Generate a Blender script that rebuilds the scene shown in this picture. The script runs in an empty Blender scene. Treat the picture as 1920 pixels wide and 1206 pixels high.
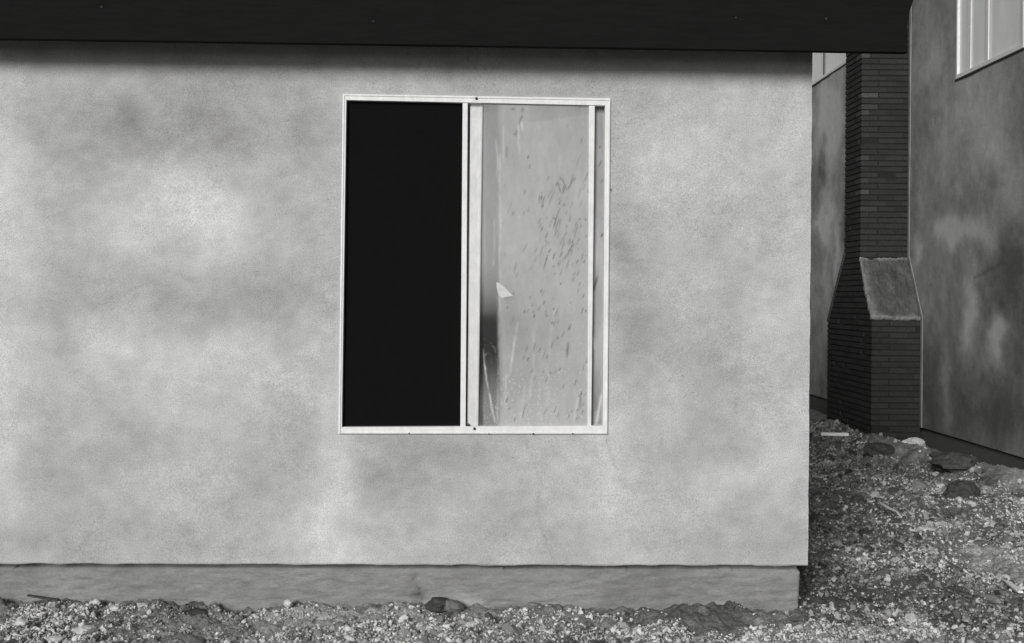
import bpy, bmesh, math, random
import numpy as np
from mathutils import Vector

random.seed(7)
RNG = np.random.default_rng(11)
S = bpy.context.scene
C = S.collection

# ------------------------------------------------------------------ camera
F = 2200.0            # focal length in pixels of the 1920 px wide photograph
CU, CV = 920.0, 560.0 # where the optical axis meets the picture
ROLL = 0.0087
cam_d = bpy.data.cameras.new('camera')
cam = bpy.data.objects.new('camera', cam_d)
C.objects.link(cam)
cam_d.sensor_width = 36.0
cam_d.lens = 36.0 * F / 1920.0
cam_d.shift_x = (960.0 - CU) / 1920.0
cam_d.shift_y = -(603.0 - CV) / 1920.0
cam_d.clip_start = 0.05
cam_d.clip_end = 2000.0
cam.rotation_mode = 'XYZ'
cam.location = (0, 0, 0)
from mathutils import Matrix
cam.matrix_world = Matrix.Rotation(math.pi / 2, 4, 'X') @ Matrix.Rotation(ROLL, 4, 'Z')
S.camera = cam
S.render.resolution_x = 1024
S.render.resolution_y = 643

# ------------------------------------------------------------------ light
SUN_EL, SUN_AZ = 20.0, -19.5      # azimuth: degrees towards the left of straight behind the camera is negative
world = bpy.data.worlds.new('World')
S.world = world
world.use_nodes = True
wn = world.node_tree
wn.nodes.clear()
sky = wn.nodes.new('ShaderNodeTexSky')
sky.sky_type = 'NISHITA'
sky.sun_disc = False
sky.sun_elevation = math.radians(SUN_EL)
sky.sun_rotation = math.radians(180 - SUN_AZ)
sky.air_density = 1.0
sky.dust_density = 1.0
bw = wn.nodes.new('ShaderNodeRGBToBW')
bg = wn.nodes.new('ShaderNodeBackground')
bg.inputs[1].default_value = 0.08
wo = wn.nodes.new('ShaderNodeOutputWorld')
wn.links.new(sky.outputs[0], bw.inputs[0])
wn.links.new(bw.outputs[0], bg.inputs[0])
wn.links.new(bg.outputs[0], wo.inputs[0])

sd = bpy.data.lights.new('sun', 'SUN')
sd.energy = 4.5
sd.angle = math.radians(18)
sd.color = (1, 0.995, 0.985)
sun = bpy.data.objects.new('sun', sd)
C.objects.link(sun)
az = math.radians(SUN_AZ)
sdir = Vector((math.sin(az) * math.cos(math.radians(SUN_EL)), -math.cos(az) * math.cos(math.radians(SUN_EL)), math.sin(math.radians(SUN_EL))))
sun.rotation_euler = sdir.to_track_quat('Z', 'Y').to_euler()
sun.location = (0, -20, 20)

S.view_settings.view_transform = 'Standard'
S.view_settings.look = 'None'
S.view_settings.exposure = -0.66
S.view_settings.gamma = 1.0
S.render.engine = 'CYCLES'

# ------------------------------------------------------------------ geometry of the photograph
cr, sr = math.cos(ROLL), math.sin(ROLL)
def ray(u, v):
    dx, up = (u - CU), (CV - v)
    return (dx * cr - up * sr) / F, (dx * sr + up * cr) / F
def at_y(u, v, Y):
    a, b = ray(u, v)
    return Vector((a * Y, Y, b * Y))
def at_x(u, v, X):
    a, b = ray(u, v)
    Y = X / a
    return Vector((X, Y, b * Y))
def at_z(u, v, Z):
    a, b = ray(u, v)
    Y = Z / b
    return Vector((a * Y, Y, Z))
def pix(X, Y, Z):
    a, b = X / Y * F, Z / Y * F
    return CU + a * cr + b * sr, CV - (-a * sr + b * cr)

D = 5.5       # distance of the near wall
WX = 5.1      # the wall of the second house stands in the plane x = WX

# ------------------------------------------------------------------ noise
class Noise:
    def __init__(s, seed, n=256):
        s.t = np.random.default_rng(seed).random((n, n)); s.n = n
    def v(s, x, y):
        xi = np.floor(x).astype(int); yi = np.floor(y).astype(int)
        fx = x - xi; fy = y - yi
        fx = fx * fx * (3 - 2 * fx); fy = fy * fy * (3 - 2 * fy)
        n = s.n
        a = s.t[xi % n, yi % n]; b = s.t[(xi + 1) % n, yi % n]
        c = s.t[xi % n, (yi + 1) % n]; d = s.t[(xi + 1) % n, (yi + 1) % n]
        return (a * (1 - fx) + b * fx) * (1 - fy) + (c * (1 - fx) + d * fx) * fy
    def fbm(s, x, y, o=4, g=0.5):
        r = 0; a = 1; t = 0
        for k in range(o):
            r = r + a * (s.v(x * 2 ** k + 17.3 * k, y * 2 ** k + 5.1 * k) - 0.5); t += a; a *= g
        return r / t * 2
def sstep(a, b, x):
    t = np.clip((x - a) / (b - a), 0, 1)
    return t * t * (3 - 2 * t)

def seg(x, y, ax, ay, bx, by):
    t = np.clip(((x - ax) * (bx - ax) + (y - ay) * (by - ay)) / ((bx - ax) ** 2 + (by - ay) ** 2), 0, 1)
    return np.hypot(x - ax - t * (bx - ax), y - ay - t * (by - ay)), t

# ------------------------------------------------------------------ object helpers
def link(name, me, mat, parent=None):
    o = bpy.data.objects.new(name, me)
    C.objects.link(o)
    if mat: me.materials.append(mat)
    if parent: o.parent = parent
    return o
def tag(o, label=None, cat=None, group=None, kind=None):
    if label: o['label'] = label
    if cat: o['category'] = cat
    if group: o['group'] = group
    if kind: o['kind'] = kind
    return o
def empty(name, loc=(0, 0, 0)):
    o = bpy.data.objects.new(name, None)
    C.objects.link(o); o.location = loc
    o.empty_display_size = 0.2
    return o
def np_mesh(name, V, Fc, attrs=None, smooth=False):
    """V (n,3), Fc (m,3|4) arrays"""
    me = bpy.data.meshes.new(name)
    V = np.asarray(V, dtype=np.float32); Fc = np.asarray(Fc, dtype=np.int32)
    k = Fc.shape[1]
    me.vertices.add(len(V)); me.vertices.foreach_set('co', V.ravel())
    me.loops.add(Fc.size); me.loops.foreach_set('vertex_index', Fc.ravel())
    me.polygons.add(len(Fc))
    me.polygons.foreach_set('loop_start', np.arange(0, Fc.size, k, dtype=np.int32))
    me.polygons.foreach_set('loop_total', np.full(len(Fc), k, dtype=np.int32))
    me.polygons.foreach_set('use_smooth', np.full(len(Fc), smooth, dtype=bool))
    me.update(calc_edges=True)
    for an, arr in (attrs or {}).items():
        a = me.attributes.new(an, 'FLOAT', 'POINT')
        a.data.foreach_set('value', np.asarray(arr, dtype=np.float32))
    me.validate()
    return me
def inv_parent(o, p):
    o.parent = p
    return o
class MB:
    def __init__(s): s.v = []; s.f = []
    def prism(s, front, back):
        """two matching loops of points"""
        n = len(front); b = len(s.v)
        s.v += [tuple(p) for p in front] + [tuple(p) for p in back]
        s.f.append(tuple(b + i for i in range(n)))
        s.f.append(tuple(b + n + i for i in reversed(range(n))))
        for i in range(n):
            j = (i + 1) % n
            s.f.append((b + i, b + n + i, b + n + j, b + j))
    def box(s, x0, x1, y0, y1, z0, z1):
        s.prism([(x0, y0, z0), (x1, y0, z0), (x1, y0, z1), (x0, y0, z1)], [(x0, y1, z0), (x1, y1, z0), (x1, y1, z1), (x0, y1, z1)])
    def ybar(s, quad, Y, depth):
        """pixel outline on the plane at distance Y, pushed back squarely by depth"""
        f = [at_y(u, v, Y) for u, v in quad]
        s.prism(f, [(p.x, Y + depth, p.z) for p in f])
    def tube(s, pts, r, n=8):
        pts = [Vector(p) for p in pts]; b = len(s.v)
        for i, p in enumerate(pts):
            d = (pts[min(i + 1, len(pts) - 1)] - pts[max(i - 1, 0)]).normalized()
            a = d.cross(Vector((0, 0.3, 1))).normalized(); c = d.cross(a)
            rr = r[i] if isinstance(r, (list, tuple)) else r
            for k in range(n):
                t = 2 * math.pi * k / n
                s.v.append(tuple(p + a * math.cos(t) * rr + c * math.sin(t) * rr))
        for i in range(len(pts) - 1):
            for k in range(n):
                s.f.append((b + i * n + k, b + i * n + (k + 1) % n, b + (i + 1) * n + (k + 1) % n, b + (i + 1) * n + k))
        s.f.append(tuple(b + k for k in reversed(range(n))))
        s.f.append(tuple(b + (len(pts) - 1) * n + k for k in range(n)))
    def build(s, name, mat, parent=None, bevel=0, smooth=False):
        me = bpy.data.meshes.new(name)
        me.from_pydata(s.v, [], s.f)
        bm = bmesh.new(); bm.from_mesh(me)
        bmesh.ops.recalc_face_normals(bm, faces=bm.faces)
        bm.to_mesh(me); bm.free()
        if smooth:
            for p in me.polygons: p.use_smooth = True
        o = link(name, me, mat, parent)
        if bevel:
            m = o.modifiers.new('bevel', 'BEVEL'); m.width = bevel; m.segments = 2; m.limit_method = 'ANGLE'
        return o

# ------------------------------------------------------------------ materials
class NT:
    def __init__(s, name):
        s.m = bpy.data.materials.new(name); s.m.use_nodes = True
        s.t = s.m.node_tree; s.t.nodes.clear()
    def n(s, ty, **kw):
        x = s.t.nodes.new('ShaderNode' + ty)
        for k, v in kw.items(): setattr(x, k, v)
        return x
    def l(s, a, b): s.t.links.new(a, b)
    def math(s, op, a, b=None, clamp=False):
        x = s.n('Math', operation=op, use_clamp=clamp)
        for i, q in enumerate((a, b)):
            if q is None: continue
            if isinstance(q, (int, float)): x.inputs[i].default_value = q
            else: s.l(q, x.inputs[i])
        return x.outputs[0]
    def noise(s, scale, detail=4, rough=0.6, stretch=None, dist=0.0):
        tc = s.n('TexCoord')
        src = tc.outputs['Object']
        if stretch:
            mp = s.n('Mapping'); mp.inputs['Scale'].default_value = stretch
            s.l(src, mp.inputs[0]); src = mp.outputs[0]
        x = s.n('TexNoise'); x.inputs['Scale'].default_value = scale
        x.inputs['Detail'].default_value = detail; x.inputs['Roughness'].default_value = rough
        x.inputs['Distortion'].default_value = dist
        s.l(src, x.inputs['Vector'])
        return x.outputs['Fac']
    def rng(s, v, a, b, c, d):
        x = s.n('MapRange'); s.l(v, x.inputs[0])
        for i, q in enumerate((a, b, c, d)): x.inputs[i + 1].default_value = q
        return x.outputs[0]
    def attr(s, name):
        x = s.n('Attribute', attribute_name=name); return x.outputs['Fac']
    def finish(s, col, rough=0.8, bump=None, bdist=0.002, bstr=1.0, spec=0.3, metal=0.0):
        p = s.n('BsdfPrincipled'); p.inputs['Roughness'].default_value = rough
        p.inputs['Specular IOR Level'].default_value = spec
        p.inputs['Metallic'].default_value = metal
        if isinstance(col, (int, float)): p.inputs['Base Color'].default_value = (col, col, col * 0.99, 1)
        else:
            cc = s.n('CombineColor'); s.l(col, cc.inputs[0]); s.l(col, cc.inputs[1]); s.l(s.math('MULTIPLY', col, 0.985), cc.inputs[2])
            s.l(cc.outputs[0], p.inputs['Base Color'])
        if bump is not None:
            b = s.n('Bump'); b.inputs['Distance'].default_value = bdist; b.inputs['Strength'].default_value = bstr
            s.l(bump, b.inputs['Height']); s.l(b.outputs[0], p.inputs['Normal'])
        o = s.n('OutputMaterial'); s.l(p.outputs[0], o.inputs[0])
        return s.m

def mat_stucco(name, amount, scale, grain):
    t = NT(name)
    fine = t.noise(scale, 6, 0.75)
    mid = t.noise(12, 5, 0.6)
    speck = t.rng(t.noise(scale * 0.55, 3, 0.8), 0.60, 0.74, 1.0, 1.0 - grain * 1.2)
    c = t.math('MULTIPLY', t.attr('tone'), t.rng(fine, 0.25, 0.75, 1 - amount, 1 + amount))
    c = t.math('MULTIPLY', c, t.rng(mid, 0.3, 0.7, 1 - amount * 0.16, 1 + amount * 0.16))
    c = t.math('MULTIPLY', c, speck)
    h = t.math('ADD', fine, t.math('MULTIPLY', t.noise(60, 4, 0.7), 1.2))
    return t.finish(c, 0.95, h, 0.0022, 0.8, 0.1)

M_STUCCO = mat_stucco('pale_stucco', 0.48, 190, 0.42)
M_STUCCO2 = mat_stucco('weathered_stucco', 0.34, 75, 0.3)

t = NT('foundation_concrete')
g = t.noise(20, 6, 0.75, (0.5, 1, 2.2), 1.2)
g2 = t.noise(120, 5, 0.7, (0.6, 1, 1.6))
c = t.math('MULTIPLY', t.attr('tone'), t.rng(g, 0.3, 0.7, 0.9, 1.1))
c = t.math('MULTIPLY', c, t.rng(g2, 0.3, 0.7, 0.82, 1.14))
c = t.math('MULTIPLY', c, t.rng(t.noise(26, 7, 0.8, (0.5, 1, 3.2), 1.5), 0.26, 0.42, 0.6, 1.0))
M_FOUND = t.finish(c, 0.9, t.math('ADD', t.math('MULTIPLY', g, 1.2), g2), 0.004, 0.9, 0.1)

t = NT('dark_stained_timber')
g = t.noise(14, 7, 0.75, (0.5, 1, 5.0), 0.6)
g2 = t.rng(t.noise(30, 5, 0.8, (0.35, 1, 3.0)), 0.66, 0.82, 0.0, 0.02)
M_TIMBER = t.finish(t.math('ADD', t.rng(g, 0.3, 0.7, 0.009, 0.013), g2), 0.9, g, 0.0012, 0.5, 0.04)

t = NT('white_painted_metal')
g = t.noise(35, 5, 0.7, (1, 1, 0.5))
d = t.rng(t.noise(180, 3, 0.7), 0.66, 0.75, 1.0, 0.72)
M_FRAME = t.finish(t.math('MULTIPLY', t.rng(g, 0.3, 0.7, 0.66, 0.82), d), 0.6, g, 0.0006, 0.5, 0.4)

t = NT('dark_fastener'); M_DARK = t.finish(t.rng(t.noise(300), 0.3, 0.7, 0.02, 0.05), 0.6)
t = NT('roof_felt'); g = t.noise(40, 5, 0.7); M_ROOF = t.finish(t.rng(g, 0.3, 0.7, 0.06, 0.11), 0.95, g, 0.003)
t = NT('unpainted_board'); g = t.noise(8, 5, 0.6); M_INNER = t.finish(t.rng(g, 0.3, 0.7, 0.2, 0.26), 0.9)

t = NT('dark_brick')
g = t.noise(55, 5, 0.75)
c = t.math('MULTIPLY', t.attr('tone'), t.rng(g, 0.3, 0.7, 0.68, 1.3))
M_BRICK = t.finish(c, 0.9, g, 0.004, 0.8, 0.15)
t = NT('grey_mortar'); g = t.noise(80, 4, 0.7); M_MORTAR = t.finish(t.rng(g, 0.3, 0.7, 0.012, 0.025), 0.95, g, 0.002)
t = NT('weathered_mortar_slab')
g = t.noise(16, 6, 0.75, (2.4, 0.8, 0.8)); c = t.math('MULTIPLY', t.attr('tone'), t.rng(g, 0.3, 0.7, 0.65, 1.35))
M_SLAB = t.finish(c, 0.95, t.noise(40, 6, 0.8), 0.008, 1.0, 0.1)

def mat_ground():
    t = NT('rubble_soil')
    a = t.noise(9, 6, 0.7); b = t.noise(60, 6, 0.75); k = t.noise(210, 4, 0.8)
    c = t.math('MULTIPLY', t.attr('tone'), t.rng(a, 0.35, 0.65, 0.75, 1.25))
    c = t.math('MULTIPLY', c, t.rng(b, 0.32, 0.68, 0.5, 1.5))
    c = t.math('MULTIPLY', c, t.rng(k, 0.3, 0.7, 0.6, 1.4))
    h = t.math('ADD', t.math('MULTIPLY', b, 1.5), k)
    return t.finish(c, 0.95, h, 0.012, 1.0, 0.1)
M_GROUND = mat_ground()
t = NT('gravel_stone'); g = t.noise(70, 4, 0.7)
M_GRAVEL = t.finish(t.math('MULTIPLY', t.attr('tone'), t.rng(g, 0.3, 0.7, 0.75, 1.2)), 0.9, t.noise(150, 3), 0.002, 0.7, 0.15)
def mat_stone(name, lo, hi, sc=30):
    t = NT(name); g = t.noise(sc, 6, 0.75)
    return t.finish(t.rng(g, 0.3, 0.7, lo, hi), 0.9, t.noise(sc * 2.5, 5, 0.75), 0.004, 1.0, 0.15)
M_STONE_D = mat_stone('dark_clod', 0.03, 0.10)
M_STONE_M = mat_stone('grey_rock', 0.10, 0.24)
M_STONE_L = mat_stone('pale_stone', 0.45, 0.7)
M_WHITE = mat_stone('whitewashed_wood', 0.8, 0.93, 12)

def mat_glass(name):
    """glass under a film of dust: dust = coverage, tone = how pale the dust is"""
    t = NT(name)
    d = t.attr('dust'); c = t.attr('tone')
    g = t.noise(160, 5, 0.75, (1, 1, 0.6))
    cc = t.n('CombineColor'); col = t.math('MULTIPLY', c, t.rng(g, 0.3, 0.7, 0.95, 1.05))
    for i in range(3): t.l(col, cc.inputs[i])
    df = t.n('BsdfDiffuse'); t.l(cc.outputs[0], df.inputs[0])
    tr = t.n('BsdfTransparent'); tr.inputs[0].default_value = (0.93, 0.93, 0.93, 1)
    mx = t.n('MixShader'); t.l(d, mx.inputs[0]); t.l(tr.outputs[0], mx.inputs[1]); t.l(df.outputs[0], mx.inputs[2])
    gl = t.n('BsdfGlossy'); gl.inputs['Roughness'].default_value = 0.03
    lw = t.n('Fresnel'); lw.inputs['IOR'].default_value = 1.5
    m2 = t.n('MixShader'); t.l(lw.outputs[0], m2.inputs[0]); t.l(mx.outputs[0], m2.inputs[1]); t.l(gl.outputs[0], m2.inputs[2])
    o = t.n('OutputMaterial'); t.l(m2.outputs[0], o.inputs[0])
    return t.m
M_GLASS = mat_glass('dusty_glass')
t = NT('obscured_glass')
p_ = t.noise(3, 4, 0.6, (1, 1, 0.4))
pr = t.n('BsdfPrincipled'); pr.inputs['Roughness'].default_value = 0.12
cc = t.n('CombineColor'); cv = t.math('MULTIPLY', t.attr('tone'), t.rng(p_, 0.3, 0.7, 0.88, 1.08))
for i in range(3): t.l(cv, cc.inputs[i])
t.l(cc.outputs[0], pr.inputs['Base Color'])
oo = t.n('OutputMaterial'); t.l(pr.outputs[0], oo.inputs[0])
M_OBSC = t.m
M_BRIGHT = M_OBSC.copy(); M_BRIGHT.name = 'bright_glass'
for n_ in M_BRIGHT.node_tree.nodes:
    if n_.type == 'BSDF_PRINCIPLED': n_.inputs['IOR'].default_value = 3.0; n_.inputs['Roughness'].default_value = 0.1

# ------------------------------------------------------------------ the near house
house = empty('stucco_house', (-1.0, D, -1.45))
tag(house, 'pale blotched stucco house with an open sliding window and dark eave', 'house')
bpy.context.view_layer.update()
HINV = Matrix.Translation(-Vector(house.location))
def own(o, root, parent=None):
    """o built in world space, attach it to root (or to parent, itself under root) without moving it"""
    me = o.data
    me.transform(Matrix.Translation(-Vector(root.location)))
    o.parent = parent or root
    return o

# corner and edges of the front wall (pixels of the photograph, put on the wall's plane)
def line(p, q):
    return lambda u: p[1] + (q[1] - p[1]) * (u - p[0]) / (q[0] - p[0])
P_BL, P_BR = at_y(0, 1057, D), at_y(1515.5, 1061, D)
CX_T, CX_B = at_y(1524, 100, D).x, at_y(1515.5, 1061, D).x
XL = -4.6
ZTOP = at_y(760, 20, D).z
zb = lambda x: P_BL.z + (P_BR.z - P_BL.z) * (x - P_BL.x) / (P_BR.x - P_BL.x)
# opening of the window (inner line of the flange)
O_TL, O_TR, O_BR, O_BL = [at_y(u, v, D) for u, v in ((646, 181), (1139, 191), (1134, 808), (638, 808))]
zT = at_y(1524, 100, D).z; zB = P_BR.z
def wall_grid():
    xs_n = [230, 150, 120]; zs_n = [70, 190, 60]
    s = np.concatenate([np.linspace(0, 1, xs_n[0], False), 1 + np.linspace(0, 1, xs_n[1], False), 2 + np.linspace(0, 1, xs_n[2] + 1)])
    r = np.concatenate([np.linspace(0, 1, zs_n[0], False), 1 + np.linspace(0, 1, zs_n[1], False), 2 + np.linspace(0, 1, zs_n[2] + 1)])
    Sg, Rg = np.meshgrid(s, r, indexing='xy')
    x = np.zeros_like(Sg); z = np.zeros_like(Sg)
    z = np.interp(Rg, [0, 1, 2, 3], [zB, O_BL.z, O_TL.z, ZTOP])
    for _ in range(4):
        hl = O_BL.x + (O_TL.x - O_BL.x) * (z - O_BL.z) / (O_TL.z - O_BL.z)
        hr = O_BR.x + (O_TR.x - O_BR.x) * (z - O_BR.z) / (O_TR.z - O_BR.z)
        xr = CX_B + (CX_T - CX_B) * (z - zB) / (zT - zB)
        a = np.clip(Sg, 0, 1); b = np.clip(Sg - 1, 0, 1); c = np.clip(Sg - 2, 0, 1)
        x = XL + (hl - XL) * a + (hr - hl) * b + (xr - hr) * c
        lo = P_BL.z + (P_BR.z - P_BL.z) * (x - P_BL.x) / (P_BR.x - P_BL.x)
        hb = O_BL.z + (O_BR.z - O_BL.z) * (x - O_BL.x) / (O_BR.x - O_BL.x)
        ht = O_TL.z + (O_TR.z - O_TL.z) * (x - O_TL.x) / (O_TR.x - O_TL.x)
        a = np.clip(Rg, 0, 1); b = np.clip(Rg - 1, 0, 1); c = np.clip(Rg - 2, 0, 1)
        z = lo + (hb - lo) * a + (ht - hb) * b + (ZTOP - ht) * c
    return x, z, s, r
NZ = Noise(3); NZ2 = Noise(9)
# stains and trowelled patches of the plaster, plus painted eave shadow: centre, half sizes, strength
BLOTS = [
 (0,420,55,330,.14),(0,830,70,200,.10),(60,290,50,60,.05),
 (330,255,330,70,-.13),(150,190,120,50,-.05),(360,190,30,60,-.07),(250,215,30,45,-.06),(420,215,25,50,-.06),(560,260,40,120,-.05),
 (385,415,80,75,.20),(300,330,80,50,.10),(350,350,50,40,.06),(230,420,60,60,.07),(450,300,30,60,-.05),
 (520,380,60,70,-.02),(520,560,130,55,-.13),(330,545,120,50,-.10),(130,520,70,70,-.09),(130,610,90,50,-.07),(600,470,40,70,-.03),
 (60,640,70,40,.05),(250,660,110,50,.08),(430,660,110,45,.10),(330,760,90,70,.10),(150,710,60,50,.05),(560,700,40,40,.04),
 (275,815,55,40,-.09),(90,860,60,90,-.06),(545,800,60,80,-.06),(180,910,70,50,.03),(60,1010,110,50,-.10),(330,1010,160,45,-.09),(450,930,90,60,-.02),
 (620,900,44,130,.22),(640,1010,80,60,.15),(600,740,20,50,.05),
 (735,890,60,70,-.09),(860,835,110,28,-.08),(860,960,120,50,-.03),(960,860,80,50,.02),(1010,950,60,60,.03),(950,1020,80,40,-.04),
 (1060,850,90,40,.05),(1150,900,36,110,.13),(1200,820,40,40,.02),(1235,880,45,60,-.06),(1235,1020,60,30,-.05),(1110,1020,60,30,-.05),
 (1290,310,95,85,.12),(1420,300,60,120,.05),(1185,235,60,60,-.06),(1350,200,120,40,-.05),(1490,260,30,90,.06),
 (1175,560,38,150,-.15),(1185,660,50,60,-.10),(1210,420,60,60,-.02),(1310,510,55,60,.03),(1375,560,40,60,-.05),(1430,590,50,90,.11),(1480,520,30,120,.05),
 (1320,700,90,60,-.05),(1240,740,60,60,.04),(1420,760,80,60,.03),(1300,810,60,50,-.04),
 (1460,850,45,60,.15),(1370,890,50,40,.11),(1440,980,60,50,-.02),(1290,960,60,50,.03),(1500,1000,30,80,-.04),(1400,1040,60,20,-.06),
 (900,140,300,40,-.05),(880,160,250,14,-.06)]  # this row paints the eave's shadow below the fascia
def blots(u, v, L, amp=1.0):
    r = np.zeros_like(u)
    for (a, b, c, d, k) in L:
        r += k * np.exp(-(((u - a) / c) ** 2 + ((v - b) / d) ** 2) * 0.8)
    return r * amp
def build_front_wall():
    x, z, s, r = wall_grid()
    u, v = pix(x, D, z)
    wu = u + 38 * NZ.fbm(u / 90, v / 90, 4); wv = v + 38 * NZ2.fbm(u / 90 + 40, v / 90, 4)
    tone = 0.46 * (1 + 1.6 * blots(wu, wv, BLOTS) + 0.14 * NZ.fbm(u / 170, v / 150, 5, 0.55) + 0.17 * NZ2.fbm(u / 60, v / 50, 6, 0.6) + (NZ.v(u / 90, v / 90) ** 2) * 0.10 * NZ2.fbm(u / 20 - v / 60, v / 9 + u / 50, 3))
    # feathery trowel marks
    tone *= 1 + 0.05 * NZ.fbm(u / 14 + v / 30, v / 9 - u / 40, 3)
    # grey dribbles under the flange
    d = np.exp(-((v - 822) / 9.0) ** 2) * (u > 640) * (u < 1010)
    tone *= 1 - 0.10 * d * NZ.v(u / 30, v / 50)
    # hairline cracks and small chips in the plaster
    for (pts, k) in (([(985, 822), (1012, 900), (1004, 960), (1040, 1058)], .10), ([(1142, 496), (1200, 488), (1262, 500)], .10), ([(640, 430), (560, 455), (500, 448)], .07), ([(1136, 815), (1150, 870), (1176, 915)], .12)):
        for (p, q) in zip(pts[:-1], pts[1:]):
            dd, _t = seg(u + 7 * NZ.fbm(u / 18, v / 18, 3), v + 7 * NZ2.fbm(u / 18, v / 18, 3), *p, *q); tone *= 1 - k * np.exp(-(dd / 2.2) ** 2)
    rt = np.random.default_rng(8)
    for _ in range(110):     # strokes of the trowel
        a, b = rt.uniform(0, 1510), rt.uniform(150, 1050); ln = rt.uniform(15, 55); an = rt.normal(0.25, .6); cv = rt.normal(0, .004)
        x1 = (u - a) * math.cos(an) + (v - b) * math.sin(an); y1 = -(u - a) * math.sin(an) + (v - b) * math.cos(an) + cv * x1 * x1
        y1 = y1 + 3 * NZ.fbm(u / 16, v / 16, 3)
        tone *= 1 + rt.choice([-.07, -.05, .04]) * np.exp(-(x1 / ln) ** 4 - (y1 / rt.uniform(2, 5)) ** 2)
    tone = np.clip(tone, 0.22, 0.72)
    uneven = 0.0035 * NZ.fbm(x * 2.2, z * 2.2, 4) + 0.0012 * NZ2.fbm(x * 14, z * 14, 3)
    edge = np.minimum(1, np.abs(Rdist(x, z)) / 0.03)
    V = np.stack([x, D + uneven * edge, z], -1)
    # ragged drip edge at the bottom
    V[:, -1, 0] += 0.0035 * NZ.fbm(z[:, -1] * 9, z[:, -1] * 0, 5, .7) - 0.002
    V[0, :, 2] += 0.0060 * NZ.fbm(x[0] * 9, x[0] * 0, 4)
    ny, nx = x.shape
    idx = np.arange(nx * ny).reshape(ny, nx)
    keep = np.ones((ny - 1, nx - 1), bool)
    sc = (s[:-1] + s[1:]) / 2; rc = (r[:-1] + r[1:]) / 2
    keep[np.ix_((rc > 1) & (rc < 2), (sc > 1) & (sc < 2))] = False
    q = np.stack([idx[:-1, :-1], idx[:-1, 1:], idx[1:, 1:], idx[1:, :-1]], -1)[keep]
    Vf = V.reshape(-1, 3).tolist(); Fq = q.tolist(); T = tone.ravel().tolist()
    # bottom edge turned under, side wall, back, reveal of the opening
    def strip(pts_idx, off, flip=False, fade=1.0):
        b = len(Vf)
        for i in pts_idx:
            p = Vf[i]; Vf.append([p[0] + off[0], p[1] + off[1], p[2] + off[2]]); T.append(T[i] * fade)
        for k in range(len(pts_idx) - 1):
            f = [pts_idx[k], pts_idx[k + 1], b + k + 1, b + k]
            Fq.append(f[::-1] if flip else f)
        return list(range(b, b + len(pts_idx)))
    strip(list(idx[0]), (0, 0.05, 0), True)
    side = strip(list(idx[:, -1]), (0, 0.03, 0))
    side = strip(side, (0, 8.5, 0))
    strip(side, (XL - CX_B, 0, 0))
    strip(list(idx[:, 0]), (0, 8.53, 0), True)
    i0 = np.argmin(abs(s - 1)); i1 = np.argmin(abs(s - 2)); j0 = np.argmin(abs(r - 1)); j1 = np.argmin(abs(r - 2))
    strip(list(idx[j0, i0:i1 + 1]), (0, 0.12, 0)); strip(list(idx[j1, i0:i1 + 1]), (0, 0.12, 0), True)
    strip(list(idx[j0:j1 + 1, i0]), (0, 0.12, 0), True); strip(list(idx[j0:j1 + 1, i1]), (0, 0.12, 0))
    me = np_mesh('stucco_wall', Vf, Fq, {'tone': T}, True)
    o = link('stucco_wall', me, M_STUCCO)
    return own(o, house)
def Rdist(x, z):
    # distance from the opening's edges and the outline, so that the surface meets trim flush
    dx = np.minimum(np.abs(x - O_TL.x), np.abs(x - O_TR.x)); inz = (z > O_BL.z - .03) & (z < O_TL.z + .03)
    dz = np.minimum(np.abs(z - O_BL.z), np.abs(z - O_TL.z)); inx = (x > O_BL.x - .03) & (x < O_TR.x + .03)
    d = np.full_like(x, 9.0)
    d = np.where(inz, np.minimum(d, dx), d); d = np.where(inx, np.minimum(d, dz), d)
    return d
build_front_wall()

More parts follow.
